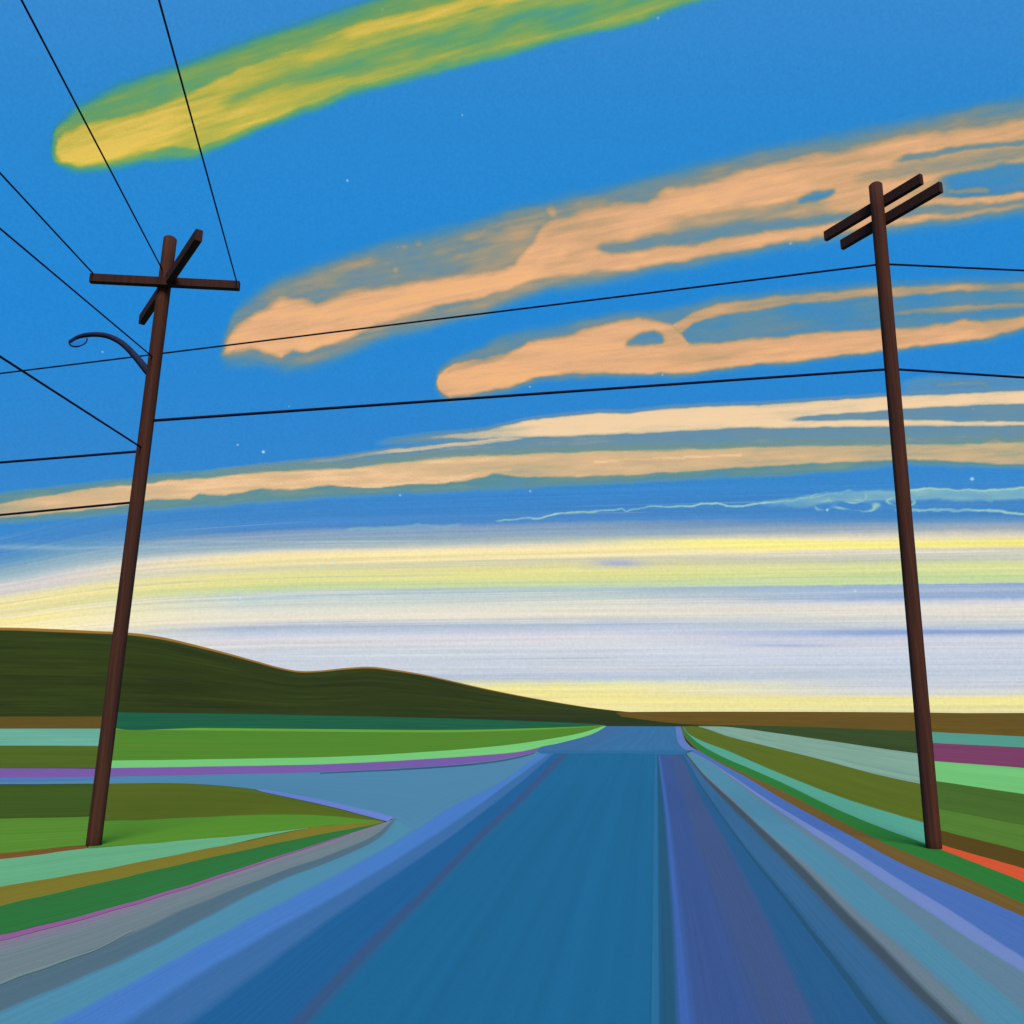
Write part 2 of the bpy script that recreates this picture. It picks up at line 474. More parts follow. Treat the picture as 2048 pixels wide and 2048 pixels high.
e_blu = L([(1318,1507),(1326,1551),(1336,1620),(1350,1747),(1365,1891),(1382,2048)])
e_pb = L([(1342,1507),(1368,1600),(1402,1710),(1439,1815),(1522,2048)])
e_gp = L([(1361,1507),(1395,1580),(1457,1690),(1522,1812),(1634,2048)])
e_b1 = L([(1366,1507),(1402,1570),(1475,1674),(1602,1830),(1776,2048)])
e_dl = L([(1370,1507),(1402,1549),(1431,1582),(1493,1645),(1602,1757),(1747,1908),(1891,2048)])
e_dr = L([(1373,1507),(1408,1549),(1441,1580),(1504,1638),(1567,1696),(1674,1803),(1801,1928),(1920,2048)])
e_gs = L([(1374,1507),(1409,1548),(1443,1579),(1529,1660),(1604,1722),(1712,1820),(1855,1938),(1971,2048)])
e_st = L([(1376,1503),(1420,1527),(1529,1609),(1602,1663),(1710,1747),(1891,1895),(2048,2022)])
e_gb = L([(1377,1502),(1421,1525.5),(1529,1602),(1602,1651),(1710,1725),(1891,1846),(2048,1946)])
e_lv = L([(1378,1501),(1422,1524.5),(1530,1596),(1604,1640),(1712,1705),(1891,1815),(2048,1917)])
e_ry = L([(1361,1453),(1370,1475),(1395,1500),(1439,1526),(1493,1555),(1565,1598),(1674,1657),(1783,1716),(1891,1766),(2048,1832)])
e_ry2 = L([(1395,1500),(1439,1526),(1493,1555),(1565,1598),(1674,1657),(1783,1716),(1891,1766),(2048,1832)])

def mixline(a, b, f, n=30):
    A, B = smooth_line(a, n), smooth_line(b, n)
    return [tuple(p) for p in A * (1 - f) + B * f]
COATS = []
def rd(name, a, b, c, c2=None, amt=0.4, along=0.25, across=3.0):
    COATS.append((name, a, b, c, c2, amt, along, across))
def lay_coats():
    for i, (name, a, b, c, c2, amt, along, across) in enumerate(COATS):
        ca = COATS[i - 1][3] if i else (158, 106, 168)
        cb = COATS[i + 1][3] if i + 1 < len(COATS) else (96, 104, 130)
        w = (Vector(on_ground(*a[-2])) - Vector(on_ground(*b[-2]))).length
        fr = min(0.22, max(0.03, 0.06 / w))
        m = strip_mat("asphalt " + name.replace("_", " "), c, c2, amt, along, across, grain=0.16,
                      ca=ca, cb=cb, wa=0.45 if i == 0 else fr, wb=fr)
        strip(name, a, b, m, Z_ROAD, road, n=160)
rd("gravel_shoulder", e_green, e_grey, (114,132,146), (104,124,138), 0.6)
rd("gutter", e_grey, e_slate, (76,106,130), (84,112,134), 0.5)
rd("shoulder", e_slate, e_lb, (76,138,178), (78,140,170), 0.5)
rd("edge_band", e_lb_full, e_corn, (68,120,200), (72,126,204), 0.4)
rd("edge_band", e_corn, e_mid, (60,110,168), (58,106,172), 0.4)
rd("lane", e_mid, e_dark, (30,96,158), (34,94,152), 0.4)
rd("joint", e_dark, e_line, (56,86,134), (50,86,138), 0.4)
rd("lane", e_line, e_cen, (28,104,156), (30,98,148), 0.32, 0.06, 2.0)
rd("joint", e_cen, e_wed, (36,84,122), (38,88,126), 0.4)
rd("edge_line", e_wed, e_blu, (62,104,184), (58,96,176), 0.4)
rd("lane", e_blu, e_pb, (54,86,150), (60,84,146), 0.4)
rd("wheel_track", e_pb, e_gp, (64,86,136), (60,86,142), 0.4)
e_b0 = mixline(e_gp, e_b1, 0.86, 60)
rd("lane", e_gp, e_b0, (38,92,146), (42,90,140), 0.4)
rd("joint", e_b0, e_b1, (36,82,122), (40,84,120), 0.4)
rd("edge_band", e_b1, e_dl, (56,104,156), (50,98,146), 0.5)
rd("crack", e_dl, e_dr, (66,82,98), (60,80,100), 0.5)
rd("shoulder", e_dr, e_gs, (106,124,148), (98,126,142), 0.5)
rd("shoulder", e_gs, e_st, (76,134,172), (78,138,168), 0.4)
rd("gutter", e_st, e_gb, (96,128,156), (90,126,156), 0.4)
rd("edge_line", e_gb, e_lv, (112,136,202), (106,132,198), 0.4)
rd("edge_band", e_lv, e_ry2, (68,108,192), (76,112,178), 0.5)
lay_coats()
# far reach, beyond the change of surface
fa = [(1213,1452.2),(1187,1467),(1115,1487),(1078,1495.5),(1073,1503)]
fb = [(1361,1453),(1366,1468),(1372,1483),(1383,1494),(1395,1500.5)]
f1, f2 = mixline(fa, fb, 0.30), mixline(fa, fb, 0.93)
def rdf(name, a, b, c, c2): return strip(name, a, b, strip_mat("far " + name, c, c2, 0.6, 0.05, 3.0), Z_ROAD, road, n=60)
rdf("far_lane", fa, f1, (62,104,160), (56,108,162))
rdf("far_lane", f1, f2, (48,112,166), (58,108,164))
rdf("far_edge", f2, fb, (98,124,196), (84,118,188))
# short closing piece where the two surfaces meet
strip("seam", [(1075,1503),(1115,1501),(1254,1501),(1376,1500.5),(1395,1500)], [(1082,1507),(1120,1507),(1254,1507),(1372,1507),(1378,1503)], strip_mat("seam", (44,108,160), (40,104,158), 0.5, 0.3, 2.0), Z_ROAD + 0.002, road, n=60)
# painted lines on top
strip("verge_line", e_green[:-1][1:], [(x - 1, y + w) for (x, y), w in zip(e_green[:-1][1:], (1.2, 2.5, 4, 6, 8, 11))], strip_mat("magenta line", (150,88,160), (132,96,152), 0.6, 0.3, 3.0), Z_LINE, road)
strip("streak", [(262,1862),(181,1902),(109,1925),(0,1962),(-200,2046)], [(264,1864.5),(181,1905),(109,1930),(0,1969),(-200,2057)], strip_mat("pale scrape", (122,150,152), (100,124,138), 0.9, 0.3, 3.0), Z_LINE, road, n=60)
strip("pale_joint", e_cen[:-1], [(x - 4 - 3 * i, y) for i, (x, y) in enumerate(e_cen[:-1])], strip_mat("pale joint line", (44,110,162), (38,104,156), 0.4, 0.3, 3.0), Z_LINE, road, n=60).name = "seam_line"  # slightly paler strip along the centre joint
strip("purple_line", [(1070,1504.5),(1042,1512),(988,1522),(897,1531),(789,1538),(640,1545)], [(1071,1506),(1043,1514.5),(988,1525),(897,1534.5),(789,1541),(640,1547)], strip_mat("dark road edge", (58,92,132), (52,84,124), 0.4, 0.3, 3.0), Z_LINE, road, n=60).name = "edge_line"

# ---- right of the road
e_och = L([(1363,1453),(1371,1472),(1402,1503),(1457,1532),(1493,1549),(1565,1582),(1674,1639),(1783,1692),(1891,1737),(2048,1807)])
e_gt = L([(1365,1453),(1375,1467),(1402,1490),(1457,1519),(1493,1534),(1565,1566),(1674,1618),(1783,1663),(1866,1692),(1882,1698),(2048,1764)])
TT = [(1366,1453),(1377,1467),(1402,1481),(1457,1502),(1565,1549),(1674,1591),(1783,1627),(1863,1650)]
TB = [(1365,1453),(1375,1467),(1402,1490),(1457,1519),(1493,1534),(1565,1566),(1674,1618),(1783,1663),(1866,1692)]
field("brown earth strip along the right edge of the road", e_och, e_ry, (112,90,46), (102,84,48), name="verge", cat="verge", n=160)
field("deep green grass verge on the right side of the road", e_gt, e_och, (42,120,58), (46,114,54), name="verge", cat="verge", n=160)
field("turquoise field strip left of the foot of the right pole", TT, TB, (78,162,148), (88,158,146))
OL = [(1367,1452.6),(1395,1453),(1457,1473),(1529,1491),(1638,1518),(1747,1547),(1857,1571)]
field("olive green field left of the right pole", OL, TT, (90,108,36), (82,100,32))
PL = [(1396,1452.4),(1457,1454),(1565,1468),(1674,1484),(1770,1498),(1852,1509)]
field("pale grey green field above the olive field right of the road", PL, [(1397,1453.2),(1457,1473),(1529,1491),(1638,1518),(1747,1547),(1857,1571)], (128,168,156), (116,156,148))
DT = [(1398,1450),(1475,1450.5),(1602,1453.5),(1740,1459),(1848,1463)]
field("dark green field below the brown rise, left of the right pole", DT, PL, (48,66,34), (56,80,40))
def R(a, b): return far([a, ((a[0] + b[0]) / 2, (a[1] + b[1]) / 2), b], "last", 850)
r0, r1, r2, r3 = R((1848,1463),(2048,1473)), R((1850,1485),(2048,1495)), R((1853,1521),(2048,1536)), R((1856,1560),(2048,1588))
r4, r5, r6, r7 = R((1861,1615),(2048,1650)), R((1865,1656),(2048,1703)), R((1867,1684),(2048,1738)), R((1868,1692.5),(2048,1764))
field("teal field strip right of the right pole under the brown rise", r0, r1, (76,152,144), (86,150,136))
field("plum purple field right of the right pole", r1, r2, (122,62,104), (114,58,98))
field("bright mint field right of the right pole", r2, r3, (116,198,126), (104,184,116))
field("dark green field right of the right pole below the mint one", r3, r4, (64,100,40), (74,108,46))
field("mid green field right of the right pole above the brown one", r4, r5, (82,126,52), (78,118,48))
field("dark brown ploughed field right of the foot of the right pole", r5, r6, (86,66,26), (80,70,28))
field("vivid orange red strip running from the right pole's foot", r6, r7, (214,84,52), (196,84,52))

# ------------------------------------------------------------------ rises and hills
def fn(pts):
    p = np.array(pts, float)
    sm = smooth_line(pts, 300)
    return lambda x: float(np.interp(x, sm[:, 0], sm[:, 1]))

def rise(name, base, crest, dist, x0, x1, mat, depth=300.0, power=1.6, n=220, base_dist=None, back=None):
    """rolling ground: foot on the plain, crest at its own distance, falling away behind"""
    fb_, fc_ = fn(base) if base else None, fn(crest)
    verts, uv, faces = [], [], []
    prof = list(np.linspace(0, 1, 15)) + [1.12, 1.35, 1.7]
    K = len(prof)
    for i in range(n):
        px = x0 + (x1 - x0) * i / (n - 1)
        ypx = fc_(px)
        top = at_dist(px, ypx, dist)
        if base_dist: foot = Vector((top.x * base_dist / dist, base_dist, 0.0))
        else: foot = Vector(on_ground(px, fb_(px), 0.002))
        if top.z < 0.02 or foot.y > top.y:
            g = on_ground(px, max(ypx, 1427.5), 0.02)
            top = Vector(g) if g[1] < dist else Vector((top.x, top.y, 0.02))
            if top.y < foot.y + 0.5: top = Vector((foot.x * 1.004, foot.y + 0.5, 0.01))
        for j, s in enumerate(prof):
            if s <= 1:
                p = foot.lerp(top, s)
                q = (s ** power) * (1 - 0.0) if base_dist is None else (math.sin(s * math.pi / 2) ** 1.25) * p.y / top.y
                z = foot.z + (top.z - foot.z) * q
            else:
                k = (s - 1) / 0.7
                p = top + Vector((top.x / max(top.y, 1) * depth * k, depth * k, 0))
                z = top.z * (1 - k * k) - 1.5 * k
            verts.append((p.x, p.y, z)); uv.append((i / n * 40, s))
    for i in range(n - 1):
        for j in range(K - 1):
            q = i * K + j
            faces.append((q, q + K, q + K + 1, q + 1))
    o = mesh_obj(name, verts, faces, mat, None, uv, smooth=True)
    if sum(p.normal.z for p in o.data.polygons) < 0: o.data.flip_normals()
    return o

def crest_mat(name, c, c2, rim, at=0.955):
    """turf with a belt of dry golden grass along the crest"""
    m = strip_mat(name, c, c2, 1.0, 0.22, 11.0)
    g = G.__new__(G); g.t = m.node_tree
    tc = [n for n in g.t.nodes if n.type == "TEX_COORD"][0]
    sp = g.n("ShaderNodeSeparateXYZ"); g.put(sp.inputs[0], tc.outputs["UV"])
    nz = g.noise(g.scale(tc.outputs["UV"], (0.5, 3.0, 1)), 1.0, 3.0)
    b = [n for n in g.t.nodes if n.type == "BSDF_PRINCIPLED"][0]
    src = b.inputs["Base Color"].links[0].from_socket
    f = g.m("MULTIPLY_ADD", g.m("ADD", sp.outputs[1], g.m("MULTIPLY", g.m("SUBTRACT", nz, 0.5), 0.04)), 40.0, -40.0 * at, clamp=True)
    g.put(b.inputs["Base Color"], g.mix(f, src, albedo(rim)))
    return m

hill_crest = [(-900,1330),(-500,1275),(-200,1257),(0,1255),(106,1258),(191,1262),(254,1265),(318,1273),(424,1298),(509,1321),(560,1335),(600,1342),
              (640,1341),(690,1336),(742,1333.5),(795,1340),(848,1349),(901,1361),(975,1378),(1060,1395),(1166,1413),(1220,1420),(1260,1424),(1310,1428),(1400,1431)]
tag(rise("hill", None, hill_crest, 900.0, -900, 1400, crest_mat("hill turf", (48,62,25), (38,49,22), (146,108,42), 0.845), depth=500, base_dist=560.0),  # last colour is rim light painted along the skyline
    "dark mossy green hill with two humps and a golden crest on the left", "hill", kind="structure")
tag(rise("meadow", [(-900,1434.5),(0,1433.5),(205,1433.3),(216,1434),(222,1453),(420,1456),(680,1458.5),(900,1460),(1050,1457),(1150,1453.5),(1207,1450.8)],
         [(-900,1412),(0,1414),(216,1421),(240,1424),(420,1427),(680,1431.5),(900,1437),(1050,1442),(1150,1446),(1207,1449.6)], 420.0, -900, 1207,
         strip_mat("dark teal meadow", (28,100,74), (24,82,60), 0.7, 0.3, 10.0), depth=90),
    "long dark teal meadow at the foot of the hill", "meadow", kind="structure")
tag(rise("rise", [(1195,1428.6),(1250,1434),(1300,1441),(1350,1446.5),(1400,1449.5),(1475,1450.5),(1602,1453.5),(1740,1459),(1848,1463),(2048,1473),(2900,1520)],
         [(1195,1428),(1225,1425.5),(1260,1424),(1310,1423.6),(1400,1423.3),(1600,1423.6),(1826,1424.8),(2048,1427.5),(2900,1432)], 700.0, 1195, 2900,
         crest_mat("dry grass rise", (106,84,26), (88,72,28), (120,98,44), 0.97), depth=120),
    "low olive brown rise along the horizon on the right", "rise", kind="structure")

# ------------------------------------------------------------------ poles
def wood_mat(name, c, c2):
    m, g = new_mat(name)
    tc = g.n("ShaderNodeTexCoord")
    s1 = g.noise(g.scale(tc.outputs["Object"], (16, 16, 0.5)), 1.0, 5.0, 0.6)
    s2 = g.noise(g.scale(tc.outputs["Object"], (1.2, 1.2, 0.35)), 1.0, 3.0, 0.5)
    f = g.m("MULTIPLY_ADD", g.m("SUBTRACT", s1, 0.5), 2.2, g.m("MULTIPLY_ADD", s2, 0.9, -0.05), clamp=True)
    b = g.n("ShaderNodeBsdfPrincipled")
    g.put(b.inputs["Base Color"], g.mix(f, rgb(*c), rgb(*c2)))
    b.inputs["Roughness"].default_value = 0.8
    b.inputs["Specular IOR Level"].default_value = 0.05
    bp = g.n("ShaderNodeBump"); bp.inputs["Strength"].default_value = 0.4; bp.inputs["Distance"].default_value = 0.01
    g.put(bp.inputs["Height"], s1); g.put(b.inputs["Normal"], bp.outputs[0])
    o = g.n("ShaderNodeOutputMaterial"); g.t.links.new(b.outputs[0], o.inputs[0])
    return m
timber = wood_mat("tarred timber", (56, 36, 33), (90, 54, 40))
arm_timber = wood_mat("crossarm timber", (54, 35, 34), (70, 44, 38))
wire_mat = wood_mat("wire", (22, 24, 50), (34, 30, 50))
steel = wood_mat("painted steel", (36, 40, 68), (48, 52, 80))

def ring_tube(pts, radii, sides=14, caps=True, flat=None):
    """tube through points with per-point radius"""
    pts = [Vector(p) for p in pts]
    verts, faces = [], []
    up = Vector((0, 0, 1))
    ref = None
    for i, p in enumerate(pts):
        t = (pts[min(i + 1, len(pts) - 1)] - pts[max(i - 1, 0)]).normalized()
        if ref is None:
            ref = t.cross(up)
            if ref.length < 0.1: ref = Vector((1, 0, 0))
        a = (ref - t * ref.dot(t)).normalized()
        b = t.cross(a)
        ref = a
        for k in range(sides):
            w = 2 * math.pi * k / sides
            verts.append(p + (a * math.cos(w) + b * math.sin(w)) * radii[i])
    for i in range(len(pts) - 1):
        for k in range(sides):
            k2 = (k + 1) % sides
            faces.append((i * sides + k, i * sides + k2, (i + 1) * sides + k2, (i + 1) * sides + k))
    if caps:
        faces.append(tuple(range(sides - 1, -1, -1)))
        faces.append(tuple((len(pts) - 1) * sides + k for k in range(sides)))
    return verts, faces

def beam(a, b, h, w, ch=0.012):
    """squared timber between two points with bevelled long edges"""
    a, b = Vector(a), Vector(b)
    t = (b - a).normalized()
    s = t.cross(Vector((0, 0, 1))).normalized()
    u = s.cross(t)
    prof = [(-w/2+ch, -h/2), (w/2-ch, -h/2), (w/2, -h/2+ch), (w/2, h/2-ch), (w/2-ch, h/2), (-w/2+ch, h/2), (-w/2, h/2-ch), (-w/2, -h/2+ch)]
    verts, faces = [], []
    for p in (a, b):
        for x, y in prof: verts.append(p + s * x + u * y)
    for k in range(8):
        faces.append((k, (k + 1) % 8, 8 + (k + 1) % 8, 8 + k))
    faces.append(tuple(range(7, -1, -1))); faces.append(tuple(range(8, 16)))
    return verts, faces

class Pole:
    def __init__(self, base_px, top_px, rb, rt, label):
        self.base = Vector(on_ground(*base_px, 0.0))
        self.top = at_dist(*top_px, self.base.y)
        self.root = tag(empty("utility_pole", self.base), label, "utility pole", "timber utility poles beside the road")
        pts, rad = [], []
        ax = self.top - self.base
        for s in list(np.linspace(-0.03, 1, 24)):
            pts.append(self.base + ax * s); rad.append(rb + (rt - rb) * max(s, 0))
        pts.append(self.top + ax.normalized() * 0.035); rad.append(rt * 0.72)
        v, f = ring_tube(pts, rad, 18)
        o = mesh_obj("shaft", v, f, timber, self.root)
        for p in o.data.polygons[:-2]: p.use_smooth = True
    def at(self, py):
        """point of the axis that is sighted at row py"""
        lo, hi = 0.0, 1.2
        for _ in range(50):
            m = (lo + hi) / 2
            P = self.base + (self.top - self.base) * m
            # projected row
            d = P - Vector((0, 0, EYE))
            fw = d.y * CT + d.z * ST
            upv = -d.y * ST + d.z * CT
            row = 1024 - FPX * upv / fw
            if row > py: lo = m
            else: hi = m
        return self.base + (self.top - self.base) * lo
    def arm(self, row, pa, pb, h, w, shift):
        c = self.at(row)                      # bolted on the near (-) or far (+) face of the shaft
        z = c.z + (c.z - EYE) * shift / math.hypot(c.x, c.y)
        a = Vector(on_ground(*pa, z)); b = Vector(on_ground(*pb, z))
        mesh_obj("crossarm", *beam(a, b, h, w), arm_timber, self.root)
        return a, b

PL_ = Pole((187, 1691), (340.5, 478), 0.125, 0.128, "dark brown timber pole on the left with two crossed arms and a lamp bracket")
PR_ = Pole((1868, 1697), (1751, 371), 0.128, 0.128, "dark brown timber pole on the right with a pair of parallel crossarms")
arm_l = PL_.arm(564, (181, 557), (479, 572), 0.18, 0.12, -0.19)
arm_d = PL_.arm(566, (398, 470), (284, 640), 0.22, 0.13, 0.0)
arm_a = PR_.arm(413, (1651, 473), (1843, 358), 0.22, 0.10, 0.19)
arm_b = PR_.arm(447, (1684, 490), (1882, 374), 0.22, 0.10, 0.19)

# ------------------------------------------------------------------ street lamp on the left pole
def lamp():
    yd = PL_.base.y
    P = lambda x, y, dy=0.0: at_dist(x, y, yd + dy)
    foot = PL_.at(743)
    root = tag(empty("street_lamp", foot), "dark steel lamp on a curved bracket reaching out from the left pole", "street lamp")
    path = smooth_line([(302,750),(294,741),(281,725),(269,711),(255,696),(242,685),(228,677),(213,671.5),(195,669),(178,669.5),(163,672),(150,677),(139,684)], 40)
    pts = [P(*q) for q in path]
    rad = list(np.interp(np.linspace(0, 1, 40), [0, 0.3, 0.6, 0.85, 1], [0.078, 0.062, 0.054, 0.044, 0.03]))
    v, f = ring_tube(pts, rad, 12)
    mesh_obj("bracket_arm", v, f, steel, root, smooth=True)
    # clear drop bowl under the tip: an ellipsoid half shell with its metal rim
    a, b = P(138, 684), P(174, 676)
    c = (a + b) / 2
    ax = (b - a); half = ax.length / 2; ax.normalize()
    side = Vector((0, 1, 0)); side = (side - ax * side.dot(ax)).normalized()
    dn = ax.cross(side)
    if dn.z > 0: dn = -dn
    drop = 0.135
    hoop = []
    for k in range(25):
        w = math.pi * k / 24
        hoop.append(c + ax * (-math.cos(w)) * half + dn * (math.sin(w) ** 0.8) * drop)
    v, f = ring_tube(hoop, [0.017] * 12 + [0.016] + [0.012] * 12, 8)
    mesh_obj("bowl_frame", v, f, steel, root, smooth=True)
    verts, faces = [], []
    NU, NV = 20, 8
    for i in range(NV + 1):
        ph = math.pi / 2 * i / NV
        for k in range(NU):
            w = 2 * math.pi * k / NU
            verts.append(c + (ax * math.cos(w) * half * 0.97 + side * math.sin(w) * 0.085) * math.cos(ph) + dn * math.sin(ph) * drop * 0.96)
    for i in range(NV):
        for k in range(NU):
            faces.append((i * NU + k, i * NU + (k + 1) % NU, (i + 1) * NU + (k + 1) % NU, (i + 1) * NU + k))
    m, g = new_mat("clear lamp bowl")
    tr = g.n("ShaderNodeBsdfTransparent"); tr.inputs[0].default_value = (0.88, 0.92, 0.98, 1)
    gl = g.n("ShaderNodeBsdfGlossy"); gl.inputs["Roughness"].default_value = 0.08
    mx = g.n("ShaderNodeMixShader"); mx.inputs[0].default_value = 0.04
    g.t.links.new(tr.outputs[0], mx.inputs[1]); g.t.links.new(gl.outputs[0], mx.inputs[2])
    o = g.n("ShaderNodeOutputMaterial"); g.t.links.new(mx.outputs[0], o.inputs[0])
    mesh_obj("bowl", verts, faces, m, root, smooth=True)
lamp()

# ------------------------------------------------------------------ wires
GRP = "overhead wires"
def wire(label, a, b, r, over=0.0, sag=0.0, r2=None):
    a, b = Vector(a), Vector(b)
    d = (b - a).normalized()
    b2 = b + d * over
    N = 24
    pts = []
    for i in range(N + 1):
        s = i / N
        p = a.lerp(b2, s); p.z -= sag * 4 * s * (1 - s)
        pts.append(p)
    v, f = ring_tube(pts, [r + ((r2 or r) - r) * i / N for i in range(N + 1)], 8)
    tag(mesh_obj("wire", v, f, wire_mat, None, smooth=True), label, "wire", GRP)

def level(a, px):
    """the point at the height of a that is sighted at px"""
    return on_ground(px[0], px[1], a.z)
def on_px(px, ref): return at_dist(px[0], px[1], ref.y)

A = PL_.at(545)
wire("thin wire rising from the shaft of the left pole, leftmost at the top edge", A + Vector((-0.03, -0.1, 0)), level(A, (43, 0)), 0.014, 25)
t_ = arm_l[1] + (arm_l[0] - arm_l[1]).normalized() * 0.06 + Vector((0, 0, 0.085))
wire("thin wire rising steeply from the right tip of the left pole's level arm", t_, level(t_, (318, 0)), 0.014, 25)
t_ = arm_l[0] + (arm_l[1] - arm_l[0]).normalized() * 0.06 + Vector((0, 0, 0.085))
wire("thin wire running up to the left from the left tip of the level arm", t_, level(t_, (0, 346)), 0.015, 25)
A = PL_.at(718)
wire("thin wire running up to the left from the left pole, just above the lamp bracket", A, level(A, (0, 457)), 0.014, 25)
A = PL_.at(898)
wire("thick wire slanting up to the left from the left pole, below the lamp", A, level(A, (0, 713)), 0.018, 25)
A = PL_.at(902)
wire("nearly level wire left of the left pole, just under the slanting one", A, level(A, (0, 925)), 0.026, 25)
A = PL_.at(1004)
wire("lowest wire, running left from the left pole across the cream clouds", A, level(A, (0, 1030)), 0.024, 25)
A = PR_.at(528)
wire("long thin wire from the right pole passing behind the left pole", A, level(A, (0, 747)), 0.021, 25)
wire("short upper wire from the right pole to the right edge", A, level(A, (2048, 541)), 0.020, 25)
B = PR_.at(738); A = PL_.at(842)
wire("heavy wire strung between the left pole and the right pole", A, B, 0.030, r2=0.026)
wire("short lower wire from the right pole to the right edge", B, level(B, (2048, 755)), 0.024, 25)

# ------------------------------------------------------------------ clouds
def vnoise(x, y, seed):
    xi, yi = np.floor(x).astype(np.int64), np.floor(y).astype(np.int64)
    xf, yf = x - xi, y - yi
    def h(a, b):
        n = (a * 374761393 + b * 668265263 + seed * 982451653) & 0x7fffffff
        n = ((n ^ (n >> 13)) * 1274126177) & 0x7fffffff
        return ((n ^ (n >> 16)) & 0xffff) / 65535.0
    u, v = xf * xf * (3 - 2 * xf), yf * yf * (3 - 2 * yf)
    return (h(xi, yi) * (1 - u) + h(xi + 1, yi) * u) * (1 - v) + (h(xi, yi + 1) * (1 - u) + h(xi + 1, yi + 1) * u) * v
def fbm(x, y, seed, oct=4):
    s, a, t = 0, 1.0, 0
    for i in range(oct):
        s = s + a * vnoise(x * 2 ** i, y * 2 ** i, seed + i * 17); t += a; a *= 0.5
    return s / t * 2 - 1
def ss(t):
    t = np.clip(t, 0, 1)
    return t * t * (3 - 2 * t)
def edge(pts, x):
    p = np.array(pts, float)
    y = np.interp(x, p[:, 0], p[:, 1])
    s0 = (p[1, 1] - p[0, 1]) / (p[1, 0] - p[0, 0]); s1 = (p[-1, 1] - p[-2, 1]) / (p[-1, 0] - p[-2, 0])
    y = np.where(x > p[-1, 0], p[-1, 1] + s1 * (x - p[-1, 0]), y)
    return y
def body(x, y, top, bot, soft_t=14, soft_b=14, x0=None, sx=12, x1=None, sx1=30):
    m = ss((y - edge(top, x)) / soft_t + 0.5) * ss((edge(bot, x) - y) / soft_b + 0.5)
    x0 = top[0][0] if x0 is None else x0
    m = m * ss((x - x0) / sx + 0.5)
    if x1 is not None: m = m * ss((x1 - x) / sx1 + 0.5)
    return m
def line(x, y, pts, w, soft=3.0, x1=None, fade=20.0):
    p = np.array(pts, float)
    m = 1 - ss((np.abs(y - np.interp(x, p[:, 0], p[:, 1])) - w) / soft)
    return m * ss((x - p[0, 0]) / fade) * (ss((p[-1, 0] - x) / fade) if x1 is None else 1)

def cloud_mat(name, cols, amax=0.97):
    out = []
    for side in ("base", "crown"):
        m, g = new_mat(name + " " + side)
        at = g.n("ShaderNodeAttribute"); at.attribute_name = "cloud_depth"
        tc = g.n("ShaderNodeTexCoord")
        nz = g.noise(g.scale(tc.outputs["UV"], (0.02, 0.12, 1)), 1.0, 4.0, 0.6)
        gr = g.noise(tc.outputs["UV"], 0.30, 2.0, 0.6)
        d = g.m("ADD", at.outputs["Fac"], g.m("MULTIPLY", g.m("SUBTRACT", nz, 0.5), g.m("MULTIPLY", at.outputs["Fac"], 0.22)), clamp=True)
        d = g.m("ADD", d, g.m("MULTIPLY", g.m("SUBTRACT", gr, 0.5), g.m("MULTIPLY", at.outputs["Fac"], 0.22)), clamp=True)
        c = g.ramp(d, [(p, rgb(*q)) for p, q in cols])
        a = g.ramp(d, [(0.0, (0, 0, 0, 1)), (0.12, (0.14,) * 3 + (1,)), (0.3, (0.52,) * 3 + (1,)), (0.5, (0.82,) * 3 + (1,)), (0.75, (0.95,) * 3 + (1,)), (1.0, (amax,) * 3 + (1,))])
        tr = g.n("ShaderNodeBsdfTransparent")
        tl = g.n("ShaderNodeBsdfTranslucent"); g.put(tl.inputs[0], c)
        df = g.n("ShaderNodeBsdfDiffuse"); g.put(df.inputs[0], c)
        mm = g.n("ShaderNodeMixShader"); mm.inputs[0].default_value = 0.92 if side == "base" else 0.5
        g.t.links.new(df.outputs[0], mm.inputs[1]); g.t.links.new(tl.outputs[0], mm.inputs[2])
        mx = g.n("ShaderNodeMixShader")
        g.put(mx.inputs[0], a if side == "base" else g.m("MULTIPLY", a, 0.06))
        g.t.links.new(tr.outputs[0], mx.inputs[1]); g.t.links.new(mm.outputs[0], mx.inputs[2])
        o = g.n("ShaderNodeOutputMaterial"); g.t.links.new(mx.outputs[0], o.inputs[0])
        out.append(m)
    return out

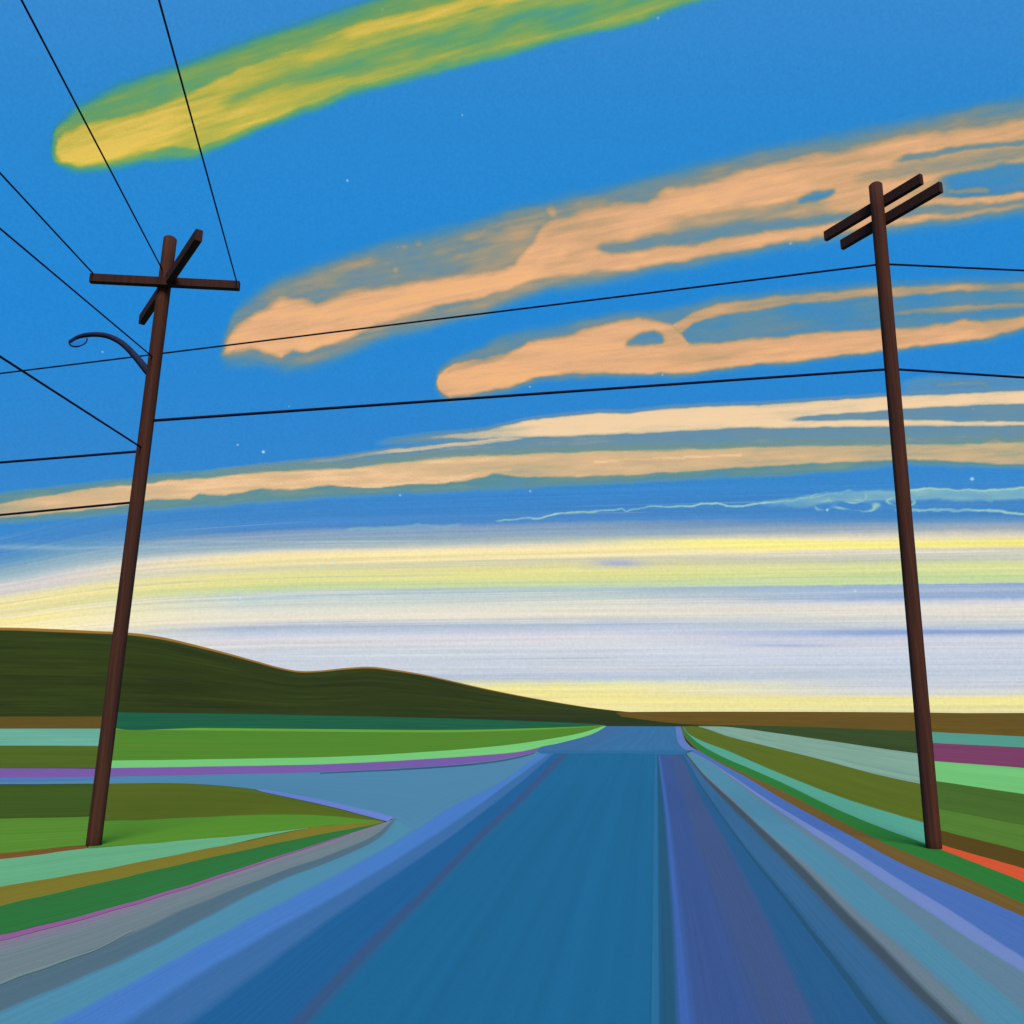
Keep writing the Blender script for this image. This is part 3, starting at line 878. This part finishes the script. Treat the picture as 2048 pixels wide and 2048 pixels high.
def cloud(label, box, step, fieldfn, mats, alt, thick, warp=(5, 5), seed=1, blotch=0.22, slope=0.0):
    x0, y0, x1, y1 = box
    nx, ny = int((x1 - x0) / step) + 1, int((y1 - y0) / step) + 1
    gx, gy = np.meshgrid(np.linspace(x0, x1, nx), np.linspace(y0, y1, ny))
    wx = gx + fbm(gx / 60, gy / 45, seed) * warp[0] * 2 + fbm(gx / 16, gy / 14, seed + 3) * warp[0]
    wy = gy + fbm(gx / 60, gy / 45, seed + 5) * warp[1] + fbm(gx / 22, gy / 12, seed + 9) * warp[1] * 0.7
    d = np.clip(fieldfn(wx, wy), 0, 1)
    along = gy - slope * gx                     # streaks run with the drift of the cloud
    st = fbm(gx / 130, along / 8, seed + 21)
    cl = fbm(gx / 80, along / 24, seed + 31)
    mid = np.clip(1 - np.abs(d - 0.5) / 0.45, 0, 1)
    d = np.clip(d * (1 + 0.15 * st + 0.12 * cl - 0.05) + blotch * cl * mid * (d > 0.2), 0, 1)
    d[d < 0.006] = 0
    d[0, :] = d[-1, :] = 0; d[:, 0] = d[:, -1] = 0
    h = d.copy()
    for _ in range(3):                          # the body swells gently, far more gently than its tints vary
        for ax in (0, 1):
            r = max(3, int(16 / step * (2 if ax else 1)))
            cs = np.cumsum(np.pad(h, [(r + 1, r) if k == ax else (0, 0) for k in (0, 1)], mode="edge"), axis=ax)
            h = (np.take(cs, range(2 * r + 1, cs.shape[ax]), ax) - np.take(cs, range(0, cs.shape[ax] - 2 * r - 1), ax)) / (2 * r + 1)
    h = h * ss(d / 0.25)
    lvl = alt - thick * 0.2 * h
    a = (gx - 1024.0) / FPX; b = (1024.0 - gy) / FPX
    ry, rz = CT - b * ST, ST + b * CT
    t = (lvl - EYE) / rz
    bot = np.stack([a * t, ry * t, lvl], -1).reshape(-1, 3)
    top = bot.copy(); top[:, 2] = (alt + thick * 0.8 * h).reshape(-1)
    on = d.reshape(-1) > 0
    idx = np.arange(nx * ny).reshape(ny, nx)
    q = np.stack([idx[:-1, :-1], idx[:-1, 1:], idx[1:, 1:], idx[1:, :-1]], -1).reshape(-1, 4)
    q = q[on[q].any(1)]
    use = np.unique(q)
    bmap = np.full(nx * ny, -1); bmap[use] = np.arange(len(use))
    tmap = bmap.copy()
    tv = use[on[use]]
    tmap[tv] = len(use) + np.arange(len(tv))
    V = np.concatenate([bot[use], top[tv]])
    Fb = bmap[q]; Ft = tmap[q][:, ::-1]
    F = np.concatenate([Fb, Ft])[:, ::-1]
    dens = np.concatenate([d.reshape(-1)[use], d.reshape(-1)[tv]])
    uvs = np.stack([gx.reshape(-1), along.reshape(-1)], -1)
    uvv = np.concatenate([uvs[use], uvs[tv]])
    c = V.mean(0)
    me = bpy.data.meshes.new("cloud")
    me.vertices.add(len(V)); me.vertices.foreach_set("co", (V - c).astype(np.float32).ravel())
    me.loops.add(F.size); me.loops.foreach_set("vertex_index", F.astype(np.int32).ravel())
    me.polygons.add(len(F))
    me.polygons.foreach_set("loop_start", (np.arange(len(F)) * 4).astype(np.int32))
    me.polygons.foreach_set("material_index", np.r_[np.zeros(len(Fb)), np.ones(len(Ft))].astype(np.int32))
    me.polygons.foreach_set("use_smooth", np.ones(len(F), bool))
    for m in mats: me.materials.append(m)
    at = me.attributes.new("cloud_depth", "FLOAT", "POINT"); at.data.foreach_set("value", dens.astype(np.float32))
    uvl = me.uv_layers.new(name="UVMap"); uvl.data.foreach_set("uv", uvv[F.ravel()].astype(np.float32).ravel())
    me.update(calc_edges=True); me.validate()
    o = bpy.data.objects.new("cloud", me)
    o.location = c
    COL.objects.link(o)
    return tag(o, label, "cloud", "evening streak clouds")

mx = np.maximum
# --- yellow and green streak
def f_yellow(x, y):
    et = [(98,290),(105,261),(152,214),(235,174),(362,130),(471,91),(700,16),(752,-2),(1000,-80)]
    eb = [(98,296),(104,316),(120,333),(152,343),(217,337),(290,322),(391,315),(471,281),(543,252),(700,192),(789,171),(897,140),(1042,103),(1151,74),(1278,45),(1380,10),(1420,-2),(1600,-60)]
    d = 0.58 * body(x, y, et, eb, 38, 26, 102, 24)
    it = [(103,292),(112,278),(130,262),(167,244),(254,226),(326,200),(380,180),(435,153),(471,136),(580,93),(700,46),(807,26),(843,2),(1000,-40)]
    ib = [(103,300),(110,314),(126,330),(158,338),(217,329),(290,308),(344,297),(391,304),(435,284),(543,246),(700,184),(789,162),(897,132),(1042,95),(1151,68),(1278,40),(1380,4),(1600,-60)]
    I = np.interp(x, [100, 200, 330, 420, 560, 800, 1300], [1.0, 1.0, 0.96, 0.88, 0.84, 0.76, 0.72])
    d = mx(d, I * body(x, y, it, ib, 34, 26, 108, 18))
    core = [(165,292),(260,278),(350,250),(470,224),(560,190)]
    d = mx(d, 1.0 * line(x, y, [(150,300),(200,286),(260,277),(380,255)], 10, 36, fade=80.0))
    d = mx(d, 0.95 * line(x, y, [(560,112),(680,72),(760,52),(840,32),(960,4),(1200,-40)], 6, 30, fade=160.0))
    gt = [(425,206),(453,197),(580,146),(700,107),(789,87),(934,48),(1042,24),(1200,-8),(1500,-60)]
    gb = [(425,207),(453,218),(543,176),(620,160),(700,150),(789,122),(860,104),(970,86),(1078,66),(1300,18),(1500,-20)]
    gm = body(x, y, gt, gb, 34, 34, 440, 80)
    d = d * (1 - gm) + gm * np.minimum(d, 0.54)
    return d
YG = cloud_mat("yellow green cloud", [(0.0, (40,150,100)), (0.3, (78,160,66)), (0.5, (112,166,56)), (0.64, (148,170,56)), (0.84, (204,184,62)), (1.0, (238,198,80))])
cloud("long yellow cloud with green edges across the top of the sky", (60, -200, 1620, 380), 3.0, f_yellow, YG, 1150, 60, (3, 4), 11, 0.09, -0.29)

# --- large orange cloud
def f_orange(x, y):
    et = [(432,722),(445,680),(471,622),(510,590),(562,558),(640,530),(700,511),(789,484),(934,450),(1024,424),(1151,393),(1348,345),(1529,300),(1710,264),(1891,230),(2048,198),(2400,130)]
    eb = [(432,728),(460,730),(520,726),(570,742),(620,735),(680,712),(740,690),(800,668),(897,643),(1006,612),(1089,580),(1187,566),(1348,536),(1529,502),(1746,468),(1891,448),(2048,424),(2400,380)]
    I0 = np.interp(x, [430, 560, 1000, 1070, 1200, 2048], [0.44, 0.46, 0.54, 0.55, 0.46, 0.46])
    d = I0 * body(x, y, et, eb, 44, 40, 446, 34)
    bt = [(438,712),(455,678),(471,655),(518,618),(562,593),(600,592),(634,599),(700,579),(789,570),(897,549),(988,538),(1030,520),(1062,484),(1090,446),(1112,428),(1151,420),(1223,402),(1296,400),(1325,376),(1380,367),(1420,358),(1493,334),(1638,302),(1746,284),(1801,265),(1891,258),(1982,243),(2048,231),(2400,165)]
    bb = [(438,718),(471,706),(500,700),(530,708),(565,718),(590,704),(616,708),(650,695),(688,683),(771,648),(825,628),(897,610),(1006,584),(1089,559),(1151,559),(1187,547),(1260,542),(1348,526),(1439,510),(1529,493),(1652,475),(1746,460),(1819,449),(1891,440),(2048,415),(2400,370)]
    I = np.interp(x, [440, 520, 1060, 1100, 1200, 1500, 1700, 2048], [0.95, 1.0, 0.98, 0.85, 0.88, 0.93, 0.88, 0.86])
    d = mx(d, I * body(x, y, bt, bb, 40, 24, 445, 34))
    rimy = edge(bb, x) - 16
    d = mx(d, 0.98 * (1 - ss((np.abs(y - rimy) - 2) / 5)) * (x > 520) * (0.55 + 0.45 * fbm(x / 50, y / 50, 5)))
    dab = 0.0
    for (cx, cy, rx, ry_, k) in [(806,497,12,10,.62),(834,490,10,10,.66),(792,542,10,9,.66),(870,482,24,14,.55),(950,470,60,13,.66),(1015,455,30,10,.62),(900,520,70,12,.58),(730,545,60,9,.5),(1106,426,13,16,.74),(1340,385,20,14,.9),(1150,440,40,14,.8),(620,560,40,8,.5)]:
        ang = -0.22
        u = (x - cx) * math.cos(ang) + (y - cy) * math.sin(ang); w = -(x - cx) * math.sin(ang) + (y - cy) * math.cos(ang)
        dab = mx(dab, k * (1 - ss(np.hypot(u / rx, w / ry_) / 2.4)))
    d = mx(d, dab)
    # mid tone area of the upper part
    g0 = body(x, y, [(1071,500),(1150,480),(1223,462),(1300,444),(1380,430),(1529,408),(1638,395)], [(1071,505),(1150,490),(1300,470),(1380,462),(1529,446),(1638,431)], 16, 16, 1340, 60, 1650, 60)
    d = d * (1 - g0) + g0 * np.minimum(d, 0.62)
    g1 = body(x, y, [(1184,494),(1223,486),(1380,455),(1529,441),(1638,428),(1740,424)], [(1184,498),(1223,509),(1380,488),(1493,470),(1638,450),(1740,430)], 20, 16, 1196, 24, 1725, 40)
    d = d * (1 - g1) + g1 * 0.36
    g2 = body(x, y, [(1594,398),(1630,386),(1663,378)], [(1594,404),(1630,403),(1663,390)], 16, 14, 1596, 16, 1668, 14)
    d = d * (1 - g2) + g2 * 0.26
    g3 = body(x, y, [(1780,330),(1819,309),(1930,292),(2048,276),(2400,220)], [(1780,332),(1819,326),(1930,305),(2048,288),(2400,236)], 12, 12, 1795, 50)
    d = d * (1 - g3) + g3 * 0.34
    g35 = body(x, y, [(1700,350),(1819,328),(1930,306),(2048,290),(2400,236)], [(1700,372),(1819,352),(1930,340),(2048,318),(2400,270)], 10, 14, 1720, 60)
    d = d * (1 - g35) + g35 * 0.56
    g4 = body(x, y, [(1873,351),(1960,338),(2048,322),(2400,270)], [(1873,396),(1960,390),(2048,385),(2400,350)], 14, 10, 1885, 60)
    d = d * (1 - g4) + g4 * 0.22
    g5 = body(x, y, [(1800,414),(1900,408),(2048,398),(2400,360)], [(1800,436),(1900,428),(2048,408),(2400,370)], 12, 12, 1790, 60)
    d = d * (1 - g5) + g5 * 0.42
    d = mx(d, 0.6 * line(x, y, [(1880,384),(1930,378),(1990,380)], 3, 5))
    hl = line(x, y, [(1010,548),(1090,520),(1190,496)], 6, 26, fade=70.0)
    return mx(d, hl)
ORC = [(0.0, (90,150,120)), (0.25, (112,145,105)), (0.45, (146,146,104)), (0.62, (188,158,104)), (0.8, (224,170,112)), (0.92, (242,180,122)), (1.0, (252,186,118))]
OR = cloud_mat("orange cloud", ORC)
cloud("largest orange cloud, spreading from the sky's middle to the upper right", (400, 120, 2350, 780), 3.0, f_orange, OR, 1180, 60, (3, 5), 23, 0.15, -0.20)

# --- second orange cloud
def f_second(x, y):
    et = [(866,766),(874,742),(905,716),(960,694),(1000,672),(1060,660),(1133,648),(1198,632),(1242,622),(1314,624),(1384,606),(1435,592),(1529,584),(1674,570),(1819,560),(2048,552),(2400,535)]
    eb = [(866,772),(884,797),(900,804),(970,792),(1042,776),(1079,764),(1151,757),(1223,757),(1348,757),(1457,744),(1602,729),(1746,711),(1855,697),(1964,686),(2048,664),(2400,600)]
    d = np.interp(x, [860, 900, 1350, 1450, 2048], [0.38, 0.36, 0.36, 0.28, 0.28]) * body(x, y, et, eb, 26, 18, 869, 14)
    bt = [(870,766),(878,746),(905,728),(970,715),(1024,703),(1060,680),(1133,668),(1198,650),(1242,637),(1278,632),(1314,640),(1345,648),(1362,662),(1375,682),(1440,684),(1529,675),(1638,664),(1746,657),(1855,651),(1900,642),(1928,634),(1964,641),(2048,630),(2400,590)]
    bb = [(870,770),(884,789),(899,797),(970,785),(1042,769),(1079,755),(1151,746),(1223,749),(1296,751),(1380,746),(1457,738),(1602,723),(1746,705),(1855,691),(1964,679),(2048,656),(2400,590)]
    I = np.interp(x, [870, 1100, 1250, 1400, 1700, 1900, 2048], [0.98, 1.0, 0.92, 0.9, 0.95, 0.92, 0.84])
    d = mx(d, I * body(x, y, bt, bb, 20, 14, 872, 10))
    st = [(1320,668),(1348,645),(1384,622),(1435,605),(1529,593),(1674,580),(1819,569),(2048,561),(2400,548)]
    sb = [(1320,690),(1362,668),(1390,648),(1420,636),(1493,624),(1600,610),(1746,595),(1900,587),(2048,581),(2400,570)]
    d = mx(d, np.interp(x, [1320, 1450, 2048], [0.85, 0.74, 0.66]) * body(x, y, st, sb, 16, 16, 1325, 20))
    d = mx(d, 0.58 * body(x, y, [(1760,622),(1850,612),(2048,602),(2400,590)], [(1760,634),(1850,628),(2048,618),(2400,606)], 12, 12, 1780, 60))
    h = body(x, y, [(1249,684),(1285,664),(1310,660),(1328,672)], [(1249,690),(1285,692),(1310,690),(1328,686)], 14, 12, 1252, 14, 1328, 12)
    d = d * (1 - h) + h * 0.28
    h = body(x, y, [(1360,655),(1375,650)], [(1360,684),(1375,690)], 6, 6, 1356, 10, 1380, 10)
    rimy = edge(bb, x) - 9
    d = mx(d, 1.0 * (1 - ss((np.abs(y - rimy) - 1.5) / 4)) * (x > 890) * (0.6 + 0.4 * fbm(x / 60, y / 60, 6)))
    rim = line(x, y, [(880,745),(905,730),(970,716),(1024,704)], 2, 4)
    d = d * (1 - 0.18 * line(x, y, [(885,752),(910,738),(970,724),(1020,712)], 2, 5))
    return d
cloud("smaller orange cloud with a rounded left tip just above the heavy wire", (840, 520, 2350, 830), 2.6, f_second, OR, 1215, 50, (2, 4), 37, 0.15, -0.12)

# --- cream band
def f_cream(x, y):
    ct = [(752,885),(789,877),(861,868),(970,857),(1042,843),(1133,830),(1205,824),(1260,825),(1348,815),(1493,809),(1638,800),(1765,792),(1855,789),(2048,780),(2400,765)]
    cb = [(752,889),(789,886),(861,881),(970,880),(1079,876),(1187,872),(1296,869),(1380,864),(1457,858),(1602,857),(1765,855),(2048,853),(2400,850)]
    I = np.interp(x, [752, 850, 980, 1080, 2400], [0.35, 0.55, 0.72, 0.96, 0.96])
    d = I * body(x, y, ct, cb, 14, 16, 760, 40)
    d = mx(d, np.interp(x, [380, 440, 700, 900, 1000], [0.2, 0.45, 0.6, 0.75, 0.7]) * body(x, y, [(380,950),(417,941),(560,924),(680,911),(727,903),(825,892),(934,882),(1006,874),(1100,868)], [(380,953),(417,948),(560,935),(680,924),(727,915),(825,903),(934,893),(1006,885),(1100,876)], 7, 7, 400, 40, 1060, 60))
    g = body(x, y, [(1560,838),(1640,830),(1765,821),(1900,812),(2048,807),(2400,795)], [(1560,841),(1640,843),(1765,840),(1900,842),(2048,844),(2400,846)], 8, 8, 1585, 60)
    d = d * (1 - g) + g * 0.42
    # the slate layer under it
    sl = 0.48 * body(x, y, [(380,951),(560,932),(700,918),(934,889),(1187,868),(1380,860),(1602,852),(2048,850),(2400,846)], [(380,956),(560,944),(700,936),(934,914),(1187,904),(1380,900),(1602,893),(2048,886),(2400,880)], 8, 10, 420, 80)
    d = mx(d, sl)
    halo = 0.24 * body(x, y, [(1780,764),(1850,756),(2048,752),(2400,746)], [(1780,790),(1900,786),(2048,776),(2400,760)], 14, 10, 1810, 40)
    d = mx(d, halo)
    d = mx(d, 0.5 * line(x, y, [(1858,776),(1880,770),(1930,768),(1960,766),(1990,772)], 2, 4))
    return d
CR = cloud_mat("cream cloud", [(0.0, (170,200,120)), (0.25, (120,150,130)), (0.5, (122,146,142)), (0.72, (216,196,152)), (0.9, (252,212,158)), (1.0, (255,214,158))])
cloud("pale cream cloud band with a slate grey underside, below the heavy wire", (340, 700, 2350, 980), 2.4, f_cream, CR, 1240, 40, (2, 2.2), 51, 0.05, -0.07)

# --- peach band
def f_peach(x, y):
    pt = [(-400,1075),(-100,1024),(0,1006),(72,994),(140,984),(181,976),(261,970),(308,968),(337,960),(417,955),(507,944),(700,934),(752,925),(861,915),(1042,906),(1260,899),(1348,897),(1602,890),(1801,885),(1891,887),(1960,886),(1989,876),(2015,884),(2048,881),(2400,872)]
    pb = [(-400,1090),(-100,1052),(0,1038),(109,1027),(217,1016),(308,1001),(380,999),(399,988),(453,992),(525,979),(580,981),(700,970),(752,977),(825,968),(897,966),(960,957),(988,950),(1042,955),(1187,952),(1296,948),(1380,943),(1529,934),(1674,926),(1819,921),(1940,926),(2048,930),(2400,940)]
    I = np.interp(x, [-400, 0, 100, 250, 500, 900, 1100, 1500, 1800, 2048], [0.7, 0.76, 0.84, 0.92, 0.97, 0.94, 0.86, 0.84, 0.78, 0.74])
    d = I * body(x, y, pt, pb, 8, 9, -420, 5)
    fr = [(-400,1100),(0,1046),(200,1030),(300,1022),(453,1010),(700,993),(897,982),(1000,978),(1187,968),(1380,958),(1529,952),(1674,942),(1819,930),(2048,934),(2400,940)]
    d = mx(d, 0.36 * body(x, y, [(p[0], p[1] - 10) for p in pt], fr, 12, 14, -420, 5))
    top2 = [(-400,1060),(0,986),(181,966),(261,957),(337,948),(420,942),(700,922)]
    d = mx(d, 0.34 * body(x, y, top2, pb, 10, 10, -420, 5, 700, 300))
    d = mx(d, 1.0 * line(x, y, [(640,968),(752,974),(825,965),(897,962),(940,950),(1010,940),(1040,942)], 2, 4))
    d = mx(d, 0.97 * line(x, y, [(1170,925),(1250,920),(1380,915),(1500,909)], 2, 4))
    return d
PE = cloud_mat("peach cloud", [(0.0, (150,180,60)), (0.3, (116,148,80)), (0.5, (150,160,112)), (0.72, (208,178,126)), (0.88, (232,188,132)), (1.0, (252,204,146))])
cloud("long peach cloud band reaching from the left edge to the right edge", (-380, 860, 2350, 1100), 2.6, f_peach, PE, 1290, 40, (2, 3), 67, 0.12, -0.05)

# --- thin wisps
def f_wisp(x, y):
    d = 0.40 * line(x, y, [(984,1044),(1040,1038),(1079,1037),(1120,1029),(1180,1024),(1223,1021),(1242,1018),(1252,1023),(1296,1012),(1330,1014),(1380,1011),(1435,1007),(1450,1012),(1493,1013),(1565,1004),(1600,998),(1656,990),(1700,985)], 0.6, 2.8)
    d = mx(d, 0.26 * body(x, y, [(1500,1006),(1600,994),(1656,985),(1750,982),(1900,977),(2048,975),(2400,970)], [(1500,1014),(1600,1012),(1656,1006),(1750,1004),(1900,1000),(2048,1000),(2400,1000)], 8, 10, 1540, 50))
    for cx, cy, rx, ry_ in [(1652,1010,24,10),(1708,996,22,12),(1712,1012,38,10),(1800,1004,26,9),(1642,996,20,8)]:
        r = np.hypot((x - cx) / rx, (y - cy) / ry_)
        d = mx(d, 0.42 * (1 - ss(np.abs(r - 1) / 0.32)) * (0.6 + 0.4 * np.sin(x / 9.0 + y / 5.0)))
    d = mx(d, 0.42 * line(x, y, [(1780,1018),(1850,1020),(1964,1018),(2000,1022),(2048,1027),(2200,1035)], 1.0, 3.2, 1))
    d = mx(d, 0.40 * line(x, y, [(1780,984),(1850,980),(1964,979),(2048,977),(2200,975)], 1.0, 3.2, 1))
    d = mx(d, 0.22 * line(x, y, [(680,1058),(800,1054),(870,1052),(930,1049)], 1.6, 3))
    return d
WI = cloud_mat("wispy cloud", [(0.0, (160,210,190)), (0.3, (160,205,178)), (0.6, (200,226,190)), (1.0, (226,236,200))])
cloud("thin curling pale wisps low in the blue on the right", (640, 960, 2300, 1070), 1.6, f_wisp, WI, 1350, 20, (5, 4.5), 83)

S.cycles.max_bounces = 6
S.cycles.transparent_max_bounces = 24
S.cycles.diffuse_bounces = 3
S.cycles.use_denoising = True
